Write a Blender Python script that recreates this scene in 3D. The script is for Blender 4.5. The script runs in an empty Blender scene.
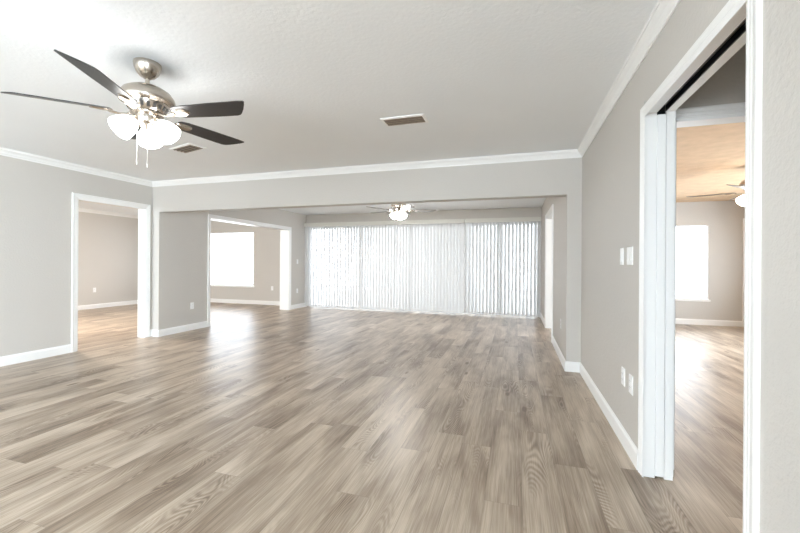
import bpy, bmesh, math, random
from mathutils import Vector, Matrix
random.seed(7)
S = bpy.context.scene
COL = S.collection

# ------------------------------------------------------------------ camera
YAW, ROLL, CAMH, FPX, CY = 0.2982, 0.0067, 1.1938, 375.8, 262.52
cd = bpy.data.cameras.new('camera')
cd.sensor_width = 36.0
cd.lens = FPX / 800 * 36
cd.shift_y = -(266.5 - CY) / 800
cd.clip_start = 0.02
cam = bpy.data.objects.new('camera', cd)
COL.objects.link(cam)
fw = Vector((-math.sin(YAW), math.cos(YAW), 0))
rt = Vector((math.cos(YAW), math.sin(YAW), 0))
up = Vector((0, 0, 1))
xc = rt * math.cos(ROLL) + up * math.sin(ROLL)
yc = -rt * math.sin(ROLL) + up * math.cos(ROLL)
zc = -fw
cam.matrix_world = Matrix(((xc.x, yc.x, zc.x, 0), (xc.y, yc.y, zc.y, 0), (xc.z, yc.z, zc.z, CAMH), (0, 0, 0, 1)))
S.camera = cam

# ------------------------------------------------------------------ sky, fill lights added in unseen windows, exposure
world = bpy.data.worlds.new('sky')
S.world = world
world.use_nodes = True
bg = world.node_tree.nodes['Background']
bg.inputs['Color'].default_value = (0.86, 0.91, 1.0, 1)
bg.inputs['Strength'].default_value = 2.9
S.view_settings.view_transform = 'Standard'
S.view_settings.look = 'None'
S.view_settings.gamma = 1
S.view_settings.use_curve_mapping = False
S.view_settings.exposure = 1.52
S.cycles.max_bounces = 14
S.cycles.diffuse_bounces = 8
S.cycles.transparent_max_bounces = 16
S.cycles.sample_clamp_indirect = 6
S.cycles.caustics_reflective = False
S.cycles.caustics_refractive = False
LAMP = 6.5          # emission of the glass lamp shades


def portal(name, x0, x1, z0, z1, y, direction):
    """sky portal over a window opening; direction +1 / -1 = light travels towards +y / -y"""
    l = bpy.data.lights.new(name, 'AREA')
    l.shape = 'RECTANGLE'
    l.size = abs(x1 - x0)
    l.size_y = abs(z1 - z0)
    l.cycles.is_portal = True
    o = bpy.data.objects.new(name, l)
    o.location = ((x0 + x1) / 2, y, (z0 + z1) / 2)
    o.rotation_euler = (math.radians(90 if direction > 0 else -90), 0, 0)
    COL.objects.link(o)



def fill_light(name, x0, x1, z0, z1, y, radiance, color, rot=0.0):
    """added fill light in an unseen window, travelling towards +y"""
    l = bpy.data.lights.new(name, 'AREA')
    l.shape = 'RECTANGLE'
    l.size = abs(x1 - x0)
    l.size_y = abs(z1 - z0)
    l.energy = radiance * math.pi * l.size * l.size_y
    l.color = color
    o = bpy.data.objects.new(name, l)
    o.location = ((x0 + x1) / 2, y, (z0 + z1) / 2)
    if rot:                      # east and side fills: travel towards -x
        o.location = (y, (x0 + x1) / 2, (z0 + z1) / 2)
    o.rotation_euler = (math.radians(90), 0, rot)
    COL.objects.link(o)


FILL_COL = (0.80, 0.90, 1.0)
fill_light('fill_light_rear', -4.6, -0.4, 0.05, 2.15, -4.2, 4.2, FILL_COL)  # added light in the unseen rear opening, brightens the main room
fill_light('fill_light_left_room', -9.0, -7.0, 0.5, 2.0, -4.2, 16, FILL_COL)  # added out of view to brighten the left room

fill_light('fill_light_east', 4.6, 7.4, 0.5, 2.05, 5.62, 9, (0.82, 0.90, 1.0), math.radians(90))  # unseen source added to lift the right room
fill_light('fill_light_side', -3.6, -0.8, 0.35, 2.05, 0.95, 10.5, FILL_COL, math.radians(90))  # unseen source added for the left wall, return wall and ceiling

# ------------------------------------------------------------------ plan
XL, XR, YH = -5.50, 0.693, 4.533
XLF, XRF = -5.356, 0.544          # far room side faces
YF = 8.86
H = 2.44
ZH = 1.962                        # underside of the dropped header
YREAR = -4.0
XROOM = -10.0                     # far wall of the left room
XE = 5.4                          # east wall of the right room


# ------------------------------------------------------------------ materials
def new_mat(name):
    m = bpy.data.materials.new(name)
    m.use_nodes = True
    return m, m.node_tree.nodes, m.node_tree.links, m.node_tree.nodes['Principled BSDF']


def mat(name, color, rough=0.5, metal=0.0, spec=0.5, noise=0.0, nscale=30, bump=0.0, bscale=200, bdist=0.002, detail=3):
    m, N, L, P = new_mat(name)
    P.inputs['Roughness'].default_value = rough
    P.inputs['Metallic'].default_value = metal
    P.inputs['Specular IOR Level'].default_value = spec
    P.inputs['Base Color'].default_value = (*color, 1)
    tc = N.new('ShaderNodeTexCoord')
    n = N.new('ShaderNodeTexNoise')
    n.inputs['Scale'].default_value = nscale
    n.inputs['Detail'].default_value = 4
    L.new(tc.outputs['Object'], n.inputs['Vector'])
    mx = N.new('ShaderNodeMix')
    mx.data_type = 'RGBA'
    mx.inputs['A'].default_value = (*[c * (1 - noise) for c in color], 1)
    mx.inputs['B'].default_value = (*[min(1, c * (1 + noise)) for c in color], 1)
    L.new(n.outputs['Fac'], mx.inputs['Factor'])
    L.new(mx.outputs['Result'], P.inputs['Base Color'])
    if bump:
        b = N.new('ShaderNodeTexNoise')
        b.inputs['Scale'].default_value = bscale
        b.inputs['Detail'].default_value = detail
        L.new(tc.outputs['Object'], b.inputs['Vector'])
        bp = N.new('ShaderNodeBump')
        bp.inputs['Strength'].default_value = bump
        bp.inputs['Distance'].default_value = bdist
        L.new(b.outputs['Fac'], bp.inputs['Height'])
        L.new(bp.outputs['Normal'], P.inputs['Normal'])
    return m


WALL = mat('greige_wall_paint', (0.57, 0.545, 0.51), 0.55, spec=0.3, noise=0.015, nscale=2, bump=0.8, bscale=60, bdist=0.003)
CEIL = mat('white_textured_ceiling', (0.89, 0.915, 0.935), 0.8, spec=0.2, noise=0.015, nscale=3, bump=0.6, bscale=45, bdist=0.003, detail=6)
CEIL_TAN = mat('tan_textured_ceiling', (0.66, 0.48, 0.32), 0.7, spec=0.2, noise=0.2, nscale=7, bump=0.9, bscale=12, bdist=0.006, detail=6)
TRIM = mat('white_trim_paint', (0.86, 0.86, 0.85), 0.35, spec=0.5, noise=0.01, nscale=4)
SILL = mat('white_marble_sill', (0.85, 0.85, 0.84), 0.2, noise=0.03, nscale=9)
NICKEL = mat('brushed_nickel', (0.50, 0.45, 0.39), 0.26, metal=1.0, noise=0.05, nscale=60)
NICKEL_D = mat('nickel_shadow_slot', (0.05, 0.045, 0.04), 0.6)
BLADE = mat('espresso_blade_laminate', (0.028, 0.026, 0.026), 0.36, noise=0.25, nscale=14)
BLADE_G = mat('grey_blade_laminate', (0.20, 0.19, 0.18), 0.4, noise=0.2, nscale=14)
PLATE = mat('white_plastic_plate', (0.86, 0.86, 0.85), 0.35)
PLATE_D = mat('plate_slot_dark', (0.15, 0.15, 0.15), 0.5)
VENTM = mat('white_vent_enamel', (0.92, 0.92, 0.91), 0.45)
VENTD = mat('dark_duct', (0.03, 0.024, 0.018), 0.8, noise=0.3, nscale=8)
VENTS = mat('brown_vent_louver', (0.26, 0.21, 0.165), 0.6, noise=0.3, nscale=30)  # brown base colour, tone varied at random
BLACK = mat('black_door_track', (0.012, 0.012, 0.014), 0.4)
ALU = mat('white_aluminium_frame', (0.80, 0.80, 0.80), 0.4)
VALANCE = mat('valance_vinyl', (0.68, 0.67, 0.62), 0.5, noise=0.02, nscale=5)
CHAIN = mat('pull_chain_metal', (0.75, 0.73, 0.68), 0.35, metal=0.8)
PATIO = mat('concrete_patio', (0.62, 0.61, 0.58), 0.8, noise=0.08, nscale=4, bump=0.3, bscale=40)
PAINT_EXT = mat('white_stucco', (0.8, 0.8, 0.78), 0.8, noise=0.03, bump=0.4, bscale=60)


def glass_mat():
    m, N, L, P = new_mat('window_glass')
    N.remove(P)
    out = N['Material Output']
    t = N.new('ShaderNodeBsdfTransparent')
    t.inputs['Color'].default_value = (0.96, 0.975, 0.97, 1)
    g = N.new('ShaderNodeBsdfGlossy')
    g.inputs['Roughness'].default_value = 0.02
    f = N.new('ShaderNodeFresnel')
    f.inputs['IOR'].default_value = 1.25
    x = N.new('ShaderNodeMixShader')
    L.new(f.outputs['Fac'], x.inputs['Fac'])
    L.new(t.outputs['BSDF'], x.inputs[1])
    L.new(g.outputs['BSDF'], x.inputs[2])
    L.new(x.outputs['Shader'], out.inputs['Surface'])
    return m


def vane_mat():
    m, N, L, P = new_mat('translucent_vinyl_vane')
    out = N['Material Output']
    P.inputs['Base Color'].default_value = (0.73, 0.73, 0.725, 1)
    P.inputs['Roughness'].default_value = 0.45
    P.inputs['Specular IOR Level'].default_value = 0.3
    t = N.new('ShaderNodeBsdfTranslucent')
    t.inputs['Color'].default_value = (0.82, 0.83, 0.84, 1)
    x = N.new('ShaderNodeMixShader')
    x.inputs['Fac'].default_value = VANE_T
    L.new(P.outputs['BSDF'], x.inputs[1])
    L.new(t.outputs['BSDF'], x.inputs[2])
    L.new(x.outputs['Shader'], out.inputs['Surface'])
    return m


VANE_T = 0.06


def lamp_glass(name, col, strength):
    m, N, L, P = new_mat(name)
    P.inputs['Base Color'].default_value = (0.95, 0.94, 0.9, 1)
    P.inputs['Roughness'].default_value = 0.3
    P.inputs['Emission Color'].default_value = (*col, 1)
    P.inputs['Emission Strength'].default_value = strength
    return m


GLASS = glass_mat()
VANE = vane_mat()
LGLASS = lamp_glass('frosted_lamp_glass', (1.0, 0.985, 0.96), LAMP)
LGLASS_F = lamp_glass('bright_frosted_lamp_glass', (1.0, 0.985, 0.96), 46)
LGLASS_X = lamp_glass('bright_warm_lamp_glass', (1.0, 0.90, 0.80), 170)
LGLASS_W = lamp_glass('warm_frosted_lamp_glass', (1.0, 0.86, 0.70), 7)


def floor_mat():
    m, N, L, P = new_mat('oak_vinyl_plank')
    tc = N.new('ShaderNodeTexCoord')
    sep = N.new('ShaderNodeSeparateXYZ')
    L.new(tc.outputs['Object'], sep.inputs[0])

    def M(op, a, b=None, c=None):
        n = N.new('ShaderNodeMath')
        n.operation = op
        for i, v in enumerate((a, b, c)):
            if v is None:
                continue
            if isinstance(v, (int, float)):
                n.inputs[i].default_value = v
            else:
                L.new(v, n.inputs[i])
        return n.outputs[0]

    W, LEN = 0.185, 1.22
    xs = M('DIVIDE', M('ADD', sep.outputs['X'], 0.330 + 50 * W), W)
    row = M('FLOOR', xs)
    wn = N.new('ShaderNodeTexWhiteNoise')
    wn.noise_dimensions = '1D'
    L.new(row, wn.inputs['W'])
    ys = M('ADD', M('DIVIDE', sep.outputs['Y'], LEN), M('MULTIPLY', wn.outputs['Value'], 7.3))
    coln = M('FLOOR', ys)
    cmb = N.new('ShaderNodeCombineXYZ')
    L.new(row, cmb.inputs[0])
    L.new(coln, cmb.inputs[1])
    pr = N.new('ShaderNodeTexWhiteNoise')
    pr.noise_dimensions = '2D'
    L.new(cmb.outputs[0], pr.inputs['Vector'])
    rnd = pr.outputs['Value']
    rc = N.new('ShaderNodeSeparateColor')
    L.new(pr.outputs['Color'], rc.inputs[0])
    # per plank shifted coordinates
    off = N.new('ShaderNodeVectorMath')
    off.operation = 'SCALE'
    L.new(pr.outputs['Color'], off.inputs[0])
    off.inputs['Scale'].default_value = 37.0
    add = N.new('ShaderNodeVectorMath')
    add.operation = 'ADD'
    L.new(tc.outputs['Object'], add.inputs[0])
    L.new(off.outputs[0], add.inputs[1])

    def stretched(sx, sy):
        mp = N.new('ShaderNodeMapping')
        mp.inputs['Scale'].default_value = (sx, sy, 1)
        L.new(add.outputs[0], mp.inputs['Vector'])
        return mp.outputs[0]

    def noise(vec, scale, detail=4, rough=0.55, dist=0.0):
        n = N.new('ShaderNodeTexNoise')
        n.inputs['Scale'].default_value = scale
        n.inputs['Detail'].default_value = detail
        n.inputs['Roughness'].default_value = rough
        n.inputs['Distortion'].default_value = dist
        L.new(vec, n.inputs['Vector'])
        return n.outputs['Fac']

    broad = noise(stretched(6.0, 1.3), 1.0, 3, 0.5, 0.5)
    grain = noise(stretched(48, 1.3), 1.0, 5, 0.55, 0.2)
    fine = noise(stretched(230, 5), 1.0, 2)
    # cathedral rings: bands of a stretched distance field, in some places only
    ringfield = noise(stretched(6.0, 1.1), 1.0, 1, 0.4, 0.3)
    rings = M('SINE', M('MULTIPLY', ringfield, 260))
    rings = M('ADD', M('MULTIPLY', rings, 0.5), 0.5)
    rmask = noise(stretched(4.0, 0.8), 1.3, 1)
    rr = N.new('ShaderNodeMapRange')
    rr.inputs['From Min'].default_value = 0.52
    rr.inputs['From Max'].default_value = 0.66
    L.new(rmask, rr.inputs['Value'])
    ring = M('MULTIPLY', rings, rr.outputs[0])
    # knots
    vo = N.new('ShaderNodeTexVoronoi')
    vo.inputs['Scale'].default_value = 1.0
    L.new(stretched(5.0, 1.7), vo.inputs['Vector'])
    kn = N.new('ShaderNodeMapRange')
    kn.inputs['From Min'].default_value = 0.02
    kn.inputs['From Max'].default_value = 0.13
    kn.inputs['To Min'].default_value = 1
    kn.inputs['To Max'].default_value = 0
    L.new(vo.outputs['Distance'], kn.inputs['Value'])
    vcs = N.new('ShaderNodeSeparateColor')
    L.new(vo.outputs['Color'], vcs.inputs[0])
    knot = M('MULTIPLY', M('MULTIPLY', kn.outputs[0], M('GREATER_THAN', vcs.outputs[0], 0.62)), M('ADD', M('MULTIPLY', grain, 1.2), 0.1))
    # tone
    t = M('ADD', M('MULTIPLY', M('SUBTRACT', rnd, 0.5), 0.24), 0.46)
    t = M('ADD', t, M('MULTIPLY', M('SUBTRACT', broad, 0.5), 1.35))
    t = M('ADD', t, M('MULTIPLY', M('SUBTRACT', grain, 0.5), 0.62))
    t = M('ADD', t, M('MULTIPLY', M('SUBTRACT', fine, 0.5), 0.7))
    t = M('SUBTRACT', t, M('MULTIPLY', ring, 0.36))
    t = M('SUBTRACT', t, M('MULTIPLY', knot, 1.2))
    cr = N.new('ShaderNodeValToRGB')
    e = cr.color_ramp.elements
    e[0].position = 0.0
    e[0].color = (0.165, 0.115, 0.078, 1)
    e[1].position = 1.0
    e[1].color = (0.67, 0.575, 0.475, 1)
    a = cr.color_ramp.elements.new(0.35)
    a.color = (0.335, 0.262, 0.197, 1)
    b = cr.color_ramp.elements.new(0.65)
    b.color = (0.495, 0.41, 0.322, 1)
    L.new(t, cr.inputs['Fac'])
    # seams
    fx = M('FRACT', xs)
    fy = M('FRACT', ys)
    ex = M('MINIMUM', fx, M('SUBTRACT', 1, fx))
    ey = M('MINIMUM', fy, M('SUBTRACT', 1, fy))
    sx = M('LESS_THAN', ex, 0.0065)
    sy = M('LESS_THAN', ey, 0.0010)
    seam = M('MAXIMUM', sx, sy)
    mx = N.new('ShaderNodeMix')
    mx.data_type = 'RGBA'
    L.new(M('MULTIPLY', seam, 0.35), mx.inputs['Factor'])
    L.new(cr.outputs['Color'], mx.inputs['A'])
    mx.inputs['B'].default_value = (0.10, 0.075, 0.055, 1)
    L.new(mx.outputs['Result'], P.inputs['Base Color'])
    rg = M('ADD', M('MULTIPLY', grain, 0.14), 0.29)
    L.new(rg, P.inputs['Roughness'])
    P.inputs['Specular IOR Level'].default_value = 0.5
    bp = N.new('ShaderNodeBump')
    bp.inputs['Strength'].default_value = 0.22
    bp.inputs['Distance'].default_value = 0.0012
    L.new(M('SUBTRACT', M('ADD', grain, M('MULTIPLY', fine, 0.4)), seam), bp.inputs['Height'])
    L.new(bp.outputs['Normal'], P.inputs['Normal'])
    return m


FLOOR = floor_mat()


# ------------------------------------------------------------------ mesh helpers
def obj(name, bm, m, parent=None, kind=None, smooth=False, bevel=0.0):
    me = bpy.data.meshes.new(name)
    bmesh.ops.recalc_face_normals(bm, faces=bm.faces)
    if smooth:
        for f in bm.faces:
            f.smooth = True
    bm.to_mesh(me)
    bm.free()
    for mm in (m if isinstance(m, (list, tuple)) else [m]):
        me.materials.append(mm)
    o = bpy.data.objects.new(name, me)
    COL.objects.link(o)
    if parent is not None:
        o.parent = parent
    if kind:
        o['kind'] = kind
    if bevel:
        md = o.modifiers.new('bevel', 'BEVEL')
        md.width = bevel
        md.segments = 2
        md.limit_method = 'ANGLE'
        md.angle_limit = math.radians(40)
    if smooth:
        md = o.modifiers.new('split', 'EDGE_SPLIT')
        md.split_angle = math.radians(42)
    return o


def box(bm, x0, x1, y0, y1, z0, z1, mi=0, M=None):
    vs = [bm.verts.new((x, y, z)) for x in (x0, x1) for y in (y0, y1) for z in (z0, z1)]
    if M is not None:
        for v in vs:
            v.co = M @ v.co
    idx = [(0, 1, 3, 2), (4, 6, 7, 5), (0, 4, 5, 1), (2, 3, 7, 6), (0, 2, 6, 4), (1, 5, 7, 3)]
    for f in idx:
        bm.faces.new([vs[i] for i in f]).material_index = mi


def boxes(name, lst, m, **k):
    bm = bmesh.new()
    for b in lst:
        box(bm, *b)
    return obj(name, bm, m, **k)


def lathe(bm, prof, seg=40, M=None, mi=0):
    """prof: (r, z) list"""
    rings = []
    for r, z in prof:
        if r < 1e-6:
            v = bm.verts.new((0, 0, z))
            rings.append([v])
        else:
            rings.append([bm.verts.new((r * math.cos(2 * math.pi * i / seg), r * math.sin(2 * math.pi * i / seg), z)) for i in range(seg)])
    for a, b in zip(rings, rings[1:]):
        for i in range(seg):
            j = (i + 1) % seg
            if len(a) == 1 and len(b) == 1:
                continue
            if len(a) == 1:
                f = bm.faces.new((a[0], b[i], b[j]))
            elif len(b) == 1:
                f = bm.faces.new((a[i], b[0], a[j]))
            else:
                f = bm.faces.new((a[i], b[i], b[j], a[j]))
            f.material_index = mi
    if M is not None:
        for ring in rings:
            for v in ring:
                v.co = M @ v.co


def prism(bm, pts, z0, z1, M=None):
    a = [bm.verts.new((x, y, z0)) for x, y in pts]
    b = [bm.verts.new((x, y, z1)) for x, y in pts]
    n = len(pts)
    bm.faces.new(a[::-1])
    bm.faces.new(b)
    for i in range(n):
        bm.faces.new((a[i], a[(i + 1) % n], b[(i + 1) % n], b[i]))
    if M is not None:
        for v in a + b:
            v.co = M @ v.co


def loft(bm, rows, caps=True):
    """rows: list of closed point loops of equal length"""
    R = [[bm.verts.new(p) for p in r] for r in rows]
    n = len(R[0])
    for a, b in zip(R, R[1:]):
        for i in range(n):
            bm.faces.new((a[i], a[(i + 1) % n], b[(i + 1) % n], b[i]))
    if caps:
        bm.faces.new(R[0][::-1])
        bm.faces.new(R[-1])


def empty(name, loc, label, cat, group=None, rotz=0):
    o = bpy.data.objects.new(name, None)
    o.empty_display_size = 0.1
    o.location = loc
    o.rotation_euler = (0, 0, rotz)
    COL.objects.link(o)
    o['label'] = label
    o['category'] = cat
    if group:
        o['group'] = group
    return o


CASING = [(0, 0), (0, 0.010), (0.006, 0.012), (0.010, 0.009), (0.024, 0.011), (0.028, 0.015), (0.034, 0.013),
          (0.048, 0.016), (0.054, 0.020), (0.064, 0.020), (0.068, 0.016), (0.070, 0)]


def casing(name, axis, plane, sign, a0, a1, ztop, width=0.07, z0=0.0, reveal=0.005, thick=1.0):
    """door casing round an opening; axis 'x' = wall plane x=plane (runs along y), sign = side it sticks out to"""
    bm = bmesh.new()
    rows = [[], [], [], []]
    k = width / 0.07
    for a, b in CASING:
        a = a * k - reveal + 0.005
        pts = [(a0 - a, z0), (a0 - a, ztop + a), (a1 + a, ztop + a), (a1 + a, z0)]
        for r, (u, z) in zip(rows, pts):
            w = plane + sign * b * thick
            r.append((w, u, z) if axis == 'x' else (u, w, z))
    loft(bm, rows)
    return obj(name, bm, TRIM, kind='structure')


def moulding(name, path, prof, kind='structure', z=0.0, m=None, closed=False):
    """sweep prof (out, dz) along a plan polyline; out is measured to the LEFT of the travel direction, mitred"""
    bm = bmesh.new()
    n = len(path)
    dirs = [(Vector(path[i + 1]) - Vector(path[i])).normalized() for i in range(n - 1)]
    rows = []
    for i, p in enumerate(path):
        p = Vector(p)
        if i == 0:
            d0 = d1 = dirs[0]
        elif i == n - 1:
            d0 = d1 = dirs[-1]
        else:
            d0, d1 = dirs[i - 1], dirs[i]
        n0 = Vector((-d0.y, d0.x))
        n1 = Vector((-d1.y, d1.x))
        mit = (n0 + n1)
        mit = mit / (1 + n0.dot(n1))
        rows.append([(p.x + mit.x * o_, p.y + mit.y * o_, z + dz) for o_, dz in prof])
    loft(bm, rows)
    return obj(name, bm, m or TRIM, kind=kind)


BASE = [(0, 0), (0.014, 0), (0.014, 0.085), (0.011, 0.095), (0.007, 0.102), (0.005, 0.108), (0, 0.110)]
CROWN = [(0, 0), (0, -0.078), (0.007, -0.078), (0.009, -0.066), (0.018, -0.056), (0.026, -0.040), (0.040, -0.026),
         (0.050, -0.018), (0.050, -0.008), (0.056, -0.006), (0.056, 0)]

# ------------------------------------------------------------------ floor and ceilings
boxes('floor', [(XROOM - 0.15, 0.836, YREAR - 0.15, YF + 0.15, -0.12, 0.0), (0.836, XE + 0.15, -0.62, YF + 0.15, -0.12, 0.0)], FLOOR, kind='structure')
ceil_main = boxes('ceiling', [(XL - 0.14, XR + 0.143, YREAR - 0.15, YF + 0.15, H, H + 0.12)], CEIL, kind='structure')
boxes('ceiling_left_room', [(XROOM - 0.15, XL - 0.14, YREAR - 0.15, YF + 0.15, H, H + 0.12)], CEIL, kind='structure')
boxes('ceiling_right_room', [(XR + 0.143, XE + 0.15, 2.56, YF + 0.15, H, H + 0.12)], CEIL_TAN, kind='structure')
boxes('ceiling_hall', [(XR + 0.143, 2.17, -0.62, 2.56, H, H + 0.12)], CEIL, kind='structure')

# ------------------------------------------------------------------ walls
D1a, D1b, D1z = 3.464, 4.430, 2.012        # cased opening in the left wall
D2a, D2b, D2z = 5.563, 8.10, 2.000         # wide cased opening of the far room, left
D3a, D3b, D3z = 6.15, 7.45, 2.03           # doorway of the far room, right
D4a, D4b, D4z = 1.440, 2.430, 2.045        # pocket doorway, right wall
xl2 = XL - 0.14
boxes('wall_left', [(xl2, XL, YREAR, D1a, 0, H), (xl2, XL, D1a, D1b, D1z, H), (xl2, XL, D1b, YH + 0.15, 0, H)], WALL, kind='structure')
boxes('wall_left_far', [(-5.616, XLF, YH + 0.15, D2a, 0, H), (-5.616, XLF, D2a, D2b, D2z, H), (-5.616, XLF, D2b, YF, 0, H)], WALL, kind='structure')
# header with its two short returns
boxes('wall_header', [(XL, XR, YH, YH + 0.15, ZH, H), (XL, XLF, YH, YH + 0.15, 0, ZH), (XRF, XR, YH, YH + 0.15, 0, ZH)], WALL, kind='structure')
boxes('wall_right_far', [(XRF, 0.684, YH + 0.15, D3a, 0, H), (XRF, 0.684, D3a, D3b, D3z, H), (XRF, 0.684, D3b, YF, 0, H)], WALL, kind='structure')
xr2 = 0.836
SK1, SK2 = 0.750, 0.796                     # pocket between the two skins
boxes('wall_right', [(XR, xr2, -0.8, D4a, 0, H), (XR, xr2, YREAR, -3.6, 0, H), (XR, xr2, -3.6, -0.8, 0, 0.35), (XR, xr2, -3.6, -0.8, 2.05, H), (XR, xr2, D4a, YH + 0.15, 2.12, H),
                     (XR, SK1, D4a, D4b, D4z, 2.12), (SK2, xr2, D4a, D4b, D4z, 2.12),
                     (XR, SK1, D4b + 0.012, YH, 0, 2.12), (SK2, xr2, D4b + 0.012, YH, 0, 2.12),
                     (SK1, SK2, 3.50, YH, 0, 2.12), (XR, xr2, YH, YH + 0.15, 0, 2.12)], WALL, kind='structure')
# exterior wall (one plane through all rooms)
W1 = (-8.95, -7.01, 0.50, 2.02)             # window, left room
SL = (-5.32, 0.51, 0.0, 2.12)               # sliding doors behind the blinds
W2 = (2.10, 3.64, 0.50, 1.975)              # window, right room
DX = (4.24, 5.05, 2.03)                     # door in right room
y0, y1 = YF, YF + 0.15
boxes('wall_far', [(XROOM, W1[0], y0, y1, 0, H), (W1[0], W1[1], y0, y1, 0, W1[2]), (W1[0], W1[1], y0, y1, W1[3], H),
                   (W1[1], SL[0], y0, y1, 0, H), (SL[0], SL[1], y0, y1, SL[3], H), (SL[1], W2[0], y0, y1, 0, H),
                   (W2[0], W2[1], y0, y1, 0, W2[2]), (W2[0], W2[1], y0, y1, W2[3], H), (W2[1], XE, y0, y1, 0, H)], WALL, kind='structure')
boxes('wall_left_room', [(XROOM - 0.15, XROOM, YREAR, YF + 0.15, 0, H)], WALL, kind='structure')
RW = (-4.6, -0.4, 0.05, 2.15)               # unseen glazed opening behind the camera, added for fill light
RL = (-9.0, -7.0, 0.5, 2.0)  # unseen opening of the left room, added for its fill light
ya, yb = YREAR - 0.15, YREAR
boxes('wall_rear', [(XROOM, RL[0], ya, yb, 0, H), (RL[0], RL[1], ya, yb, 0, RL[2]), (RL[0], RL[1], ya, yb, RL[3], H),
                    (RL[1], RW[0], ya, yb, 0, H), (RW[0], RW[1], ya, yb, 0, RW[2]), (RW[0], RW[1], ya, yb, RW[3], H),
                    (RW[1], xr2, ya, yb, 0, H)], WALL, kind='structure')
boxes('wall_right_room', [(XE, XE + 0.15, 2.56, 4.6, 0, H), (XE, XE + 0.15, 4.6, 7.4, 0, 0.5), (XE, XE + 0.15, 4.6, 7.4, 2.05, H), (XE, XE + 0.15, 7.4, YF + 0.15, 0, H)], WALL, kind='structure')
# cross wall between hall and right room with its own opening
D5a, D5b, D5z = 0.872, 1.66, 2.040
boxes('wall_hall', [(xr2, D5a, 2.56, 2.67, 0, H), (D5a, D5b, 2.56, 2.67, D5z, H), (D5b, XE, 2.56, 2.67, 0, H)], WALL, kind='structure')
boxes('wall_hall_side', [(2.05, 2.17, -0.5, 2.56, 0, H)], WALL, kind='structure')
boxes('wall_hall_rear', [(xr2, 2.17, -0.62, -0.5, 0, H)], WALL, kind='structure')

# ------------------------------------------------------------------ openings: jamb liners and casings
J = 0.018


def liner(name, x0, x1, a0, a1, zt, axis='x'):
    lst = [(a0, a0 + J, 0, zt), (a1 - J, a1, 0, zt), (a0, a1, zt - J, zt)]
    # liners sit inside the opening, proud of the wall faces by 1 mm
    out = []
    for u0, u1, z0, z1 in lst:
        out.append((x0, x1, u0, u1, z0, z1) if axis == 'x' else (u0, u1, x0, x1, z0, z1))
    return boxes(name, out, TRIM, kind='structure')


liner('trim_1', xl2 - 0.001, XL + 0.001, D1a - 0.0, D1b + 0.0, D1z)
casing('trim_2', 'x', XL, 1, D1a, D1b, D1z, width=0.062)
casing('trim_3', 'x', xl2, -1, D1a, D1b, D1z, width=0.062)
liner('trim_4', -5.617, XLF + 0.001, D2a, D2b, D2z)
casing('trim_5', 'x', XLF, 1, D2a, D2b, D2z, width=0.056)
casing('trim_6', 'x', -5.616, -1, D2a, D2b, D2z, width=0.056)
liner('trim_7', XRF - 0.001, 0.685, D3a, D3b, D3z)
casing('trim_8', 'x', XRF, -1, D3a, D3b, D3z, width=0.062)
# pocket doorway: split jamb and split head with the black track between
boxes('trim_9', [(XR - 0.001, SK1, D4b - 0.004, D4b + 0.012, 0, D4z + 0.012), (SK2, xr2 + 0.001, D4b - 0.004, D4b + 0.012, 0, D4z + 0.012),
                 (XR - 0.001, SK1, D4a, D4b - 0.004, D4z - 0.004, D4z), (SK2, xr2 + 0.001, D4a, D4b - 0.004, D4z - 0.004, D4z),
                 (XR - 0.001, xr2 + 0.001, D4a - 0.002, D4a + 0.016, 0, D4z + 0.012)], TRIM, kind='structure')
boxes('trim_10', [(SK1, SK2, D4a + 0.016, 3.45, 2.095, 2.12), (SK1, SK2, D4b + 0.02, D4b + 0.03, 2.032, 2.095), (SK1, SK1 + 0.004, D4a + 0.016, D4b, D4z - 0.003, 2.095), (SK2 - 0.004, SK2, D4a + 0.016, D4b, D4z, 2.075)], BLACK, kind='structure')
casing('trim_11', 'x', XR, -1, D4a, D4b - 0.015, 2.022, width=0.066, thick=0.6)
casing('trim_12', 'x', xr2, 1, D4a, D4b, D4z, width=0.034, z0=0.02, thick=0.5)
liner('trim_13', 2.559, 2.671, D5a, D5b, D5z, axis='y')
casing('trim_14', 'y', 2.56, -1, D5a + 0.0, D5b, D5z, width=0.055)
casing('trim_15', 'y', 2.67, 1, D5a + 0.0, D5b, D5z, width=0.070)

# pocket door: a white slab parked inside the wall, its leading edge flush with the split jamb
pd = boxes('door_1', [(SK1 + 0.002, SK2 - 0.002, D4b - 0.008, 3.40, 0.012, 2.028)], TRIM, kind='structure', bevel=0.002)
boxes('door_pull', [(SK1 + 0.015, SK2 - 0.015, D4b - 0.010, D4b - 0.0079, 0.92, 1.0)], TRIM, parent=pd)

# ------------------------------------------------------------------ crown and baseboards
moulding('trim_16', [(XR, YREAR), (XR, YH), (XL, YH), (XL, YREAR)], CROWN, z=H)
moulding('trim_17', [(xl2, YREAR), (XROOM, YREAR), (XROOM, YF), (-5.616, YF)][1:3][::-1], CROWN, z=H)
moulding('baseboard_right', [(XR, D4b + 0.056), (XR, YH), (XRF, YH), (XRF, D3a - 0.062)], BASE)
moulding('baseboard_right_near', [(XR, YREAR), (XR, D4a - 0.056)], BASE)
moulding('baseboard_right_far', [(XRF, D3b + 0.062), (XRF, YF), (SL[1], YF)], BASE)
moulding('baseboard_left', [(XL, D1a - 0.062), (XL, YREAR), (RW[0], YREAR)], BASE)
moulding('baseboard_left_return', [(XLF, D2a - 0.056), (XLF, YH), (XL, YH), (XL, D1b + 0.062)], BASE)
moulding('baseboard_left_far', [(SL[0], YF), (XLF, YF), (XLF, D2b + 0.056)], BASE)
moulding('baseboard_left_room', [(-5.616, YF), (XROOM, YF), (XROOM, YREAR)], BASE)
moulding('baseboard_right_room', [(DX[0] - 0.06, YF), (0.684, YF), (0.684, D3b + 0.062)], BASE)
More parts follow.
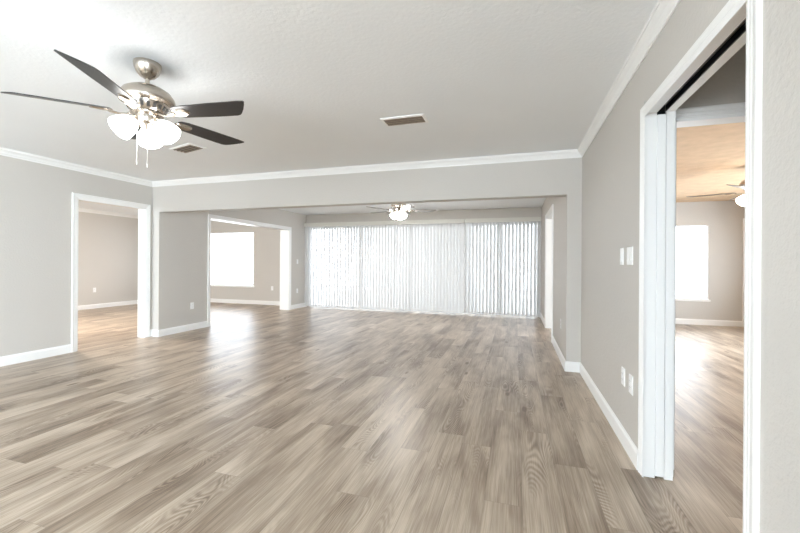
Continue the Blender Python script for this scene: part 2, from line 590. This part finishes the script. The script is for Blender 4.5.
moulding('baseboard_hall', [(2.05, 2.56), (D5b + 0.07, 2.56)], BASE)

# ------------------------------------------------------------------ windows, glazed doors
def window(name, x0, x1, z0, z1, y, side=1, mull=(), sill=True, fw_=0.045, dep=0.10):
    """frame set into the outer half of the wall; side=+1: room is on the -y side"""
    yo = y + dep * side
    lst = []
    for a, b in ((x0, x0 + fw_), (x1 - fw_, x1)):
        lst.append((a, b, yo - 0.02, yo + 0.02, z0, z1))
    lst += [(x0 + fw_, x1 - fw_, yo - 0.02, yo + 0.02, z0, z0 + fw_), (x0 + fw_, x1 - fw_, yo - 0.02, yo + 0.02, z1 - fw_, z1)]
    root = boxes(name, lst, ALU, kind='structure')
    if mull:
        boxes('mullion', [(m_ - 0.03, m_ + 0.03, yo - 0.018, yo + 0.018, z0 + fw_, z1 - fw_) for m_ in mull], ALU, parent=root)
    xs = [x0 + fw_] + [v for m_ in mull for v in (m_ - 0.03, m_ + 0.03)] + [x1 - fw_]
    for i in range(0, len(xs), 2):
        boxes('pane', [(xs[i], xs[i + 1], yo - 0.002, yo + 0.002, z0 + fw_, z1 - fw_)], GLASS, parent=root)
    if sill:
        boxes('window_sill', [(x0 - 0.02, x1 + 0.02, y - 0.03, y + 0.0, z0 - 0.035, z0), (x0, x1, y, y + dep - 0.022, z0 - 0.001, z0 + 0.012)], SILL, parent=root)
    return root


w = window('window_1', *W1, YF, fw_=0.02, dep=0.025)
boxes('bottom_rail', [(W1[0] + 0.045, W1[1] - 0.045, YF + 0.012, YF + 0.038, W1[2] + 0.035, W1[2] + 0.075)], ALU, parent=w)
w = window('window_2', *W2, YF, fw_=0.02, dep=0.025)
boxes('bottom_rail', [(W2[0] + 0.045, W2[1] - 0.045, YF + 0.012, YF + 0.038, W2[2] + 0.035, W2[2] + 0.075)], ALU, parent=w)
window('added_window_3', *RW, YREAR, side=-1, mull=(-3.2, -1.8), sill=False)  # unseen glazing, added with the rear fill light
window('added_window_4', *RL, YREAR, side=-1, sill=False)  # unseen window, added with the left room fill light
wr = boxes('added_window_5', [(0.75, 0.79, -3.6, -3.555, 0.35, 2.05), (0.75, 0.79, -0.845, -0.8, 0.35, 2.05), (0.75, 0.79, -2.23, -2.17, 0.395, 2.005),
                        (0.75, 0.79, -3.555, -0.845, 0.35, 0.395), (0.75, 0.79, -3.555, -0.845, 2.005, 2.05)], ALU, kind='structure')  # unseen side window, added to let fill light in
boxes('pane', [(0.768, 0.772, -3.555, -2.23, 0.395, 2.005)], GLASS, parent=wr)
boxes('pane', [(0.768, 0.772, -2.17, -0.845, 0.395, 2.005)], GLASS, parent=wr)
window('door_2', SL[0], SL[1], 0.0, SL[3], YF, mull=(-3.82, -2.5, -1.13, -0.35), sill=False, fw_=0.05)
dr = boxes('door_3', [(DX[0], DX[1], YF - 0.035, YF, 0.01, DX[2])], TRIM, kind='structure', bevel=0.002)
bm = bmesh.new()
for zz0, zz1 in ((0.2, 0.9), (1.05, 1.85)):
    for xx0, xx1 in ((DX[0] + 0.1, DX[0] + 0.36), (DX[0] + 0.45, DX[1] - 0.1)):
        box(bm, xx0, xx1, YF - 0.042, YF - 0.035, zz0, zz1)
obj('raised_panel', bm, TRIM, parent=dr, bevel=0.004)
bm = bmesh.new()
lathe(bm, [(0, 0), (0.02, 0), (0.02, 0.008), (0.01, 0.012), (0.01, 0.03), (0.026, 0.04), (0.028, 0.052), (0.018, 0.064), (0, 0.066)], 20,
      Matrix.Translation((DX[1] - 0.06, YF - 0.035, 0.95)) @ Matrix.Rotation(math.radians(90), 4, 'X'))
obj('door_knob', bm, NICKEL, parent=dr, smooth=True)
casing('trim_18', 'y', YF, -1, DX[0], DX[1], DX[2], width=0.06)
we = boxes('added_window_6', [(XE + 0.08, XE + 0.12, 4.6, 4.645, 0.5, 2.05), (XE + 0.08, XE + 0.12, 7.355, 7.4, 0.5, 2.05), (XE + 0.08, XE + 0.12, 5.97, 6.03, 0.545, 2.005),
                        (XE + 0.08, XE + 0.12, 4.645, 7.355, 0.5, 0.545), (XE + 0.08, XE + 0.12, 4.645, 7.355, 2.005, 2.05)], ALU, kind='structure')  # unseen east window, added to light the right room
boxes('pane', [(XE + 0.098, XE + 0.102, 4.645, 5.97, 0.545, 2.005)], GLASS, parent=we)
boxes('pane', [(XE + 0.098, XE + 0.102, 6.03, 7.355, 0.545, 2.005)], GLASS, parent=we)
# the ground outside; unseen porch roof added to shade part of the sliding doors
boxes('added_porch_roof', [(-3.82, 1.2, YF + 0.15, YF + 2.9, 2.50, 2.62)], PAINT_EXT, kind='structure')
boxes('added_porch_posts', [(-3.82, -3.70, YF + 2.78, YF + 2.9, -0.03, 2.50), (1.08, 1.2, YF + 2.78, YF + 2.9, -0.03, 2.50)], PAINT_EXT, kind='structure')  # posts of the added porch roof
boxes('floor_patio', [(-14, 10, YF + 0.15, YF + 9, -0.20, -0.03)], PATIO, kind='structure')
boxes('floor_patio_rear', [(-14, 10, YREAR - 8, YREAR - 0.15, -0.20, -0.03)], PATIO, kind='structure')

portal('sky_portal_sliding_door', SL[0], SL[1], 0.0, SL[3], YF + 0.2, -1)
portal('sky_portal_window_left', W1[0], W1[1], W1[2], W1[3], YF + 0.2, -1)
portal('sky_portal_window_right', W2[0], W2[1], W2[2], W2[3], YF + 0.2, -1)


# ------------------------------------------------------------------ vertical blinds
def vertical_blind(x0, x1, label, angle_of, pitch=0.0765, wand_x=None, joins=()):
    root = empty('vertical_blind', ((x0 + x1) / 2, YF - 0.07, 0), label, 'blinds', 'vertical blinds over the sliding doors')
    inv = Matrix.Translation((-(x0 + x1) / 2, -(YF - 0.07), 0))
    ztop, zbot = 2.135, 0.035
    # valance: face board with returned ends and a top lip
    bm = bmesh.new()
    box(bm, x0, x1, YF - 0.135, YF - 0.127, 2.118, 2.212, M=inv)
    box(bm, x0, x0 + 0.008, YF - 0.127, YF - 0.001, 2.118, 2.212, M=inv)
    box(bm, x1 - 0.008, x1, YF - 0.127, YF - 0.001, 2.118, 2.212, M=inv)
    box(bm, x0 + 0.008, x1 - 0.008, YF - 0.127, YF - 0.001, 2.206, 2.212, M=inv)
    obj('valance', bm, VALANCE, parent=root, bevel=0.0015)
    bm = bmesh.new()
    box(bm, x0 + 0.012, x1 - 0.012, YF - 0.095, YF - 0.045, 2.150, 2.190, M=inv)
    obj('head_rail', bm, ALU, parent=root)
    bm = bmesh.new()
    n = int((x1 - x0 - 0.05) / pitch)
    st = (x1 - x0 - 0.07) / n
    hw = 0.0445
    for i in range(n + 1):
        cx = x0 + 0.035 + i * st
        a = angle_of(cx) + random.uniform(-0.03, 0.03)
        sway = 0.0
        ca, sa = math.cos(a), math.sin(a)
        top, bot = [], []
        K = 6
        for q in range(K + 1):
            u = -hw + 2 * hw * q / K
            bow = 0.006 * (1 - (u / hw) ** 2)
            dx, dy = u * ca - bow * sa, u * sa + bow * ca
            top.append(bm.verts.new(inv @ Vector((cx + dx, YF - 0.07 + dy, ztop))))
            bot.append(bm.verts.new(inv @ Vector((cx + dx + sway, YF - 0.07 + dy + sway, zbot))))
        for q in range(K):
            bm.faces.new((top[q], top[q + 1], bot[q + 1], bot[q]))
    so = obj('slats', bm, VANE, parent=root, smooth=True)
    if wand_x is not None:
        bm = bmesh.new()
        lathe(bm, [(0, 0), (0.005, 0.004), (0.005, 0.25), (0.0035, 0.27), (0.0035, 0.95), (0, 0.952)], 8, inv @ Matrix.Translation((wand_x, YF - 0.125, 1.18)))
        obj('wand', bm, ALU, parent=root, smooth=True)
    return root


def ang_left(x):
    return math.radians(-21 if x < -3.85 else -18 - 1.7 * (x + 3.85))


vertical_blind(-5.345, -1.135, 'long left white vertical blind covering most of the glass wall', ang_left, wand_x=-3.75)
vertical_blind(-1.125, 0.530, 'short right white vertical blind beside the doorway corner', lambda x: math.radians(37))


# ------------------------------------------------------------------ ceiling fans
def make_fan(label, loc, phase, blade_mat, lamp_mat, shade_deg, zdrop=0.328, rod=True, group=None, chains=True, kit=0.93):
    """origin at the ceiling; blades hang zdrop below"""
    root = empty('ceiling_fan', loc, label, 'ceiling fan', group)
    zb = -zdrop
    bm = bmesh.new()
    if rod:
        lathe(bm, [(0, 0), (0.076, 0), (0.077, -0.008), (0.074, -0.03), (0.062, -0.06), (0.042, -0.083), (0.022, -0.094), (0.018, -0.098), (0, -0.098)])
    else:
        lathe(bm, [(0, 0), (0.09, 0), (0.088, -0.03), (0.05, zb + 0.17), (0, zb + 0.17)])
    obj('canopy', bm, NICKEL, parent=root, smooth=True)
    if rod:
        bm = bmesh.new()
        lathe(bm, [(0, -0.09), (0.0125, -0.09), (0.0125, zb + 0.19), (0.024, zb + 0.188), (0.026, zb + 0.17), (0, zb + 0.17)], 20)
        obj('downrod', bm, NICKEL, parent=root, smooth=True)
    # motor housing: wide flattened dome
    bm = bmesh.new()
    lathe(bm, [(0, zb + 0.182), (0.05, zb + 0.180), (0.095, zb + 0.168), (0.130, zb + 0.145), (0.150, zb + 0.115), (0.155, zb + 0.092),
               (0.150, zb + 0.080), (0.128, zb + 0.074), (0.118, zb + 0.070), (0, zb + 0.070)], 56)
    obj('motor_housing', bm, NICKEL, parent=root, smooth=True)
    # slotted collar under the dome
    bm = bmesh.new()
    lathe(bm, [(0.0, zb + 0.070), (0.116, zb + 0.070), (0.108, zb + 0.045), (0.092, zb + 0.020), (0.084, zb + 0.014), (0, zb + 0.014)], 56)
    col_ = obj('vented_collar', bm, NICKEL, parent=root, smooth=True)
    bm = bmesh.new()
    for i in range(20):
        a = 2 * math.pi * i / 20
        M_ = Matrix.Rotation(a, 4, 'Z') @ Matrix.Translation((0.1035, 0, zb + 0.044)) @ Matrix.Rotation(math.radians(28), 4, 'Y')
        box(bm, -0.004, 0.0045, -0.008, 0.008, -0.015, 0.015, M=M_)
    obj('vent_slots', bm, NICKEL_D, parent=col_)
    # fly wheel + switch housing
    bm = bmesh.new()
    lathe(bm, [(0, zb + 0.014), (0.088, zb + 0.014), (0.092, zb + 0.008), (0.090, zb + 0.0), (0.070, zb - 0.006), (0.066, zb - 0.010),
               (0.066, zb - 0.048), (0.060, zb - 0.056), (0.045, zb - 0.062), (0.034, zb - 0.085), (0.026, zb - 0.098), (0, zb - 0.100)], 48)
    obj('switch_housing', bm, NICKEL, parent=root, smooth=True)
    # blades
    pitch = math.radians(-14)
    for k in range(5):
        a = math.radians(phase + 72 * k)
        Rz = Matrix.Rotation(a, 4, 'Z')
        T = Rz @ Matrix.Translation((0, 0, zb + 0.006)) @ Matrix.Rotation(pitch, 4, 'X')
        # blade outline; -y side (clockwise) carries the long corner
        pts = [(0.185, -0.030), (0.200, -0.047), (0.240, -0.056), (0.45, -0.064), (0.655, -0.067), (0.690, -0.065), (0.696, -0.056),
               (0.680, -0.028), (0.655, 0.008), (0.626, 0.042), (0.610, 0.056), (0.585, 0.063), (0.45, 0.062), (0.240, 0.054), (0.200, 0.046), (0.185, 0.030)]
        bm = bmesh.new()
        prism(bm, pts, 0.0, 0.006, T)
        bl = obj('blade', bm, blade_mat, parent=root, bevel=0.0015)
        # blade iron: arm from the hub, oval loop plate under the blade root
        bm = bmesh.new()
        arm = []
        for (r_, zz, hw_) in ((0.075, 0.004, 0.016), (0.11, -0.010, 0.012), (0.15, -0.014, 0.012), (0.185, -0.008, 0.020), (0.20, -0.005, 0.028)):
            arm.append([Rz @ Vector((r_, -hw_, zb + zz)), Rz @ Vector((r_, hw_, zb + zz)), Rz @ Vector((r_, hw_, zb + zz + 0.006)), Rz @ Vector((r_, -hw_, zb + zz + 0.006))])
        loft(bm, arm)
        ov, iv = [], []
        K = 22
        for q in range(K):
            t_ = 2 * math.pi * q / K
            ov.append((0.235 + 0.062 * math.cos(t_), 0.034 * math.sin(t_)))
        lo = [bm.verts.new(T @ Vector((x_, y_, -0.001))) for x_, y_ in ov]
        md_ = [bm.verts.new(T @ Vector((0.235 + (x_ - 0.235) * 0.82, y_ * 0.78, -0.010))) for x_, y_ in ov]
        inn = [bm.verts.new(T @ Vector((0.235 + (x_ - 0.235) * 0.55, y_ * 0.45, -0.006))) for x_, y_ in ov]
        for A_, B_ in ((lo, md_), (md_, inn)):
            for q in range(K):
                bm.faces.new((A_[q], A_[(q + 1) % K], B_[(q + 1) % K], B_[q]))
        bm.faces.new(inn)
        bm.faces.new(lo[::-1])
        obj('blade_iron', bm, NICKEL, parent=root, smooth=True)
    # light kit
    for d in shade_deg:
        a = math.radians(d)
        Rz = Matrix.Rotation(a, 4, 'Z')
        tilt = math.radians(47)
        neck = Rz @ Matrix.Translation((0.048 * kit, 0, zb - 0.028)) @ Matrix.Rotation(-tilt, 4, 'Y') @ Matrix.Scale(kit, 4)
        bm = bmesh.new()
        lathe(bm, [(0, 0.01), (0.014, 0.008), (0.014, -0.012), (0.026, -0.018), (0.030, -0.034), (0.030, -0.044), (0, -0.044)], 24, neck)
        sh = obj('lamp_holder', bm, NICKEL, parent=root, smooth=True)
        bm = bmesh.new()
        lathe(bm, [(0.026, -0.040), (0.034, -0.048), (0.050, -0.064), (0.062, -0.088), (0.070, -0.115), (0.074, -0.140), (0.076, -0.158), (0.071, -0.163), (0.050, -0.166), (0, -0.168)], 32, neck)
        obj('lamp_shade', bm, lamp_mat, parent=sh, smooth=True)
    if chains:
        for (cx, cy, ln) in ((-0.028, -0.045, 0.215), (0.040, -0.03, 0.235)):
            bm = bmesh.new()
            zt = zb - 0.07
            lathe(bm, [(0, 0), (0.0014, 0), (0.0014, -ln), (0.003, -ln - 0.004), (0.0035, -ln - 0.025), (0.002, -ln - 0.034), (0, -ln - 0.035)], 10, Matrix.Translation((cx, cy, zt)))
            obj('pull_chain', bm, CHAIN, parent=root, smooth=True)
    return root


make_fan('large nickel ceiling fan with black blades, nearest, on the living room ceiling', (-2.232, 1.80, H), -64, BLADE, LGLASS, (14, 134, 254))
make_fan('small distant ceiling fan in front of the white vertical blinds', (-2.08, 6.68, H), 20, BLADE_G, LGLASS_F, (97, 217, 337), zdrop=0.29, kit=0.78)
make_fan('ceiling fan half hidden by the doorframe in the room on the right', (2.875, 5.83, H), 156, BLADE_G, LGLASS_W, (190, 310, 70))

# unseen flush lamp, added for the warm light in the left room
fl = empty('unseen_ceiling_light', (-7.6, 4.2, H), 'unseen round flush ceiling light added in the room beyond the left doorway', 'ceiling light')
bm = bmesh.new()
lathe(bm, [(0, 0), (0.17, 0), (0.17, -0.025), (0.16, -0.03), (0, -0.03)])
obj('lamp_base', bm, NICKEL, parent=fl, smooth=True)
bm = bmesh.new()
lathe(bm, [(0.155, -0.03), (0.15, -0.06), (0.12, -0.09), (0.06, -0.108), (0, -0.112)])
obj('lamp_shade', bm, LGLASS_X, parent=fl, smooth=True)


# ------------------------------------------------------------------ ceiling vents
def vent(loc, label, wx=0.39, wy=0.195, rot=0.0):
    root = empty('ceiling_vent', loc, label, 'vent', rotz=rot)
    f = 0.022
    bm = bmesh.new()
    # bevelled frame
    hx, hy = wx / 2, wy / 2
    o0 = [(-hx, -hy, 0), (hx, -hy, 0), (hx, hy, 0), (-hx, hy, 0)]
    o1 = [(x * 0.985, y * 0.975, -0.006) for x, y, z in o0]
    ix, iy = hx - f, hy - f
    i1 = [(-ix, -iy, -0.010), (ix, -iy, -0.010), (ix, iy, -0.010), (-ix, iy, -0.010)]
    i0 = [(x, y, 0) for x, y, z in i1]
    R = [[bm.verts.new(p) for p in r] for r in (o0, o1, i1, i0)]
    for a, b in zip(R, R[1:]):
        for q in range(4):
            bm.faces.new((a[q], a[(q + 1) % 4], b[(q + 1) % 4], b[q]))
    obj('frame', bm, VENTM, parent=root)
    bm = bmesh.new()
    box(bm, -ix, ix, -iy, iy, -0.0012, -0.0002)
    obj('duct_opening', bm, VENTD, parent=root)
    for q in range(4):
        bm = bmesh.new()
        yy = -iy + (q + 0.5) * 2 * iy / 4
        M_ = Matrix.Translation((0, yy, -0.0075)) @ Matrix.Rotation(math.radians(-14), 4, 'X')
        box(bm, -ix, ix, -0.0095, 0.0095, -0.0006, 0.0006, M=M_)
        obj('louver', bm, VENTS, parent=root)
    for sx in (-1, 1):
        bm = bmesh.new()
        lathe(bm, [(0, -0.012), (0.003, -0.0115), (0.0045, -0.0095), (0.0045, -0.007)], 10, Matrix.Translation((sx * (hx - f / 2), 0, 0)))
        obj('screw', bm, VENTM, parent=root)


vent((-0.936, 3.155, H), 'white rectangular ceiling vent with brown louvres, middle of the living room ceiling')
vent((-3.47, 3.28, H), 'white ceiling vent behind the lamp shades of the nearest fan', wx=0.40, wy=0.20, rot=-0.25)


# ------------------------------------------------------------------ switches and outlets
def plate(kind, loc, facing, label, cat, gangs=1, group=None, rocker=True):
    """facing: rotation about z so that local -y points into the room"""
    name = 'light_switch' if kind == 'switch' else 'wall_outlet'
    root = empty(name, loc, label, cat, group, rotz=facing)
    w_, h_ = 0.070 + 0.046 * (gangs - 1), 0.115
    bm = bmesh.new()
    pts0 = [(-w_ / 2, -h_ / 2), (w_ / 2, -h_ / 2), (w_ / 2, h_ / 2), (-w_ / 2, h_ / 2)]
    a = [bm.verts.new((x, 0, z)) for x, z in pts0]
    b = [bm.verts.new((x, -0.003, z)) for x, z in pts0]
    c = [bm.verts.new((x * 0.93, -0.0065, z * 0.955)) for x, z in pts0]
    for p, q in ((a, b), (b, c)):
        for i in range(4):
            bm.faces.new((p[i], p[(i + 1) % 4], q[(i + 1) % 4], q[i]))
    bm.faces.new(c)
    bm.faces.new(a[::-1])
    obj('face_plate', bm, PLATE, parent=root)
    for g in range(gangs):
        gx = (g - (gangs - 1) / 2) * 0.046
        if kind == 'switch':
            bm = bmesh.new()
            loft(bm, [[(gx - 0.016, -0.0065, z), (gx + 0.016, -0.0065, z), (gx + 0.016, y, z), (gx - 0.016, y, z)] for z, y in ((-0.033, -0.012), (0, -0.0085), (0.033, -0.0075))])
            obj('rocker', bm, PLATE, parent=root)
        else:
            for s in (-1, 1):
                bm = bmesh.new()
                box(bm, gx - 0.016, gx + 0.016, -0.0085, -0.0062, s * 0.0195 - 0.0135, s * 0.0195 + 0.0135)
                so = obj('socket', bm, PLATE, parent=root, bevel=0.002)
                bm = bmesh.new()
                box(bm, gx - 0.0085, gx - 0.006, -0.0089, -0.0080, s * 0.0195 - 0.001, s * 0.0195 + 0.008)
                box(bm, gx + 0.006, gx + 0.0085, -0.0089, -0.0080, s * 0.0195 - 0.001, s * 0.0195 + 0.006)
                box(bm, gx - 0.002, gx + 0.002, -0.0089, -0.0080, s * 0.0195 - 0.010, s * 0.0195 - 0.006)
                obj('slot', bm, PLATE_D, parent=so)
    return root


RF = -math.pi / 2      # on a wall whose room lies towards -x
LF = math.pi / 2       # on a wall whose room lies towards +x
plate('switch', (XR, 2.88, 1.245), RF, 'single white light switch on the right wall, farther of the two by the doorway', 'light switch')
plate('switch', (XR, 2.695, 1.245), RF, 'wider double white light switch on the right wall, next to the door casing', 'light switch', gangs=2)
plate('outlet', (XR, 2.83, 0.445), RF, 'white wall outlet low on the right wall, farther of the pair', 'outlet')
plate('outlet', (XR, 2.655, 0.445), RF, 'white wall outlet low on the right wall, closest to the door casing', 'outlet')
plate('outlet', (XRF, 5.04, 0.45), RF, 'white wall outlet on the short grey wall behind the right pillar', 'outlet')
plate('outlet', (XLF, 5.17, 0.42), LF, 'white wall outlet on the pale wall between the two left openings', 'outlet')
plate('switch', (XLF, 8.45, 1.20), LF, 'white light switch on the bright strip of wall left of the blinds', 'light switch')
plate('outlet', (XLF, 8.45, 0.45), LF, 'white wall outlet on the bright strip of wall left of the blinds', 'outlet')
plate('outlet', (-6.40, YF, 0.46), 0, 'white wall outlet to the right of the left room window', 'outlet')
plate('outlet', (XROOM, 6.70, 0.46), LF, 'white wall outlet seen through the leftmost doorway', 'outlet')
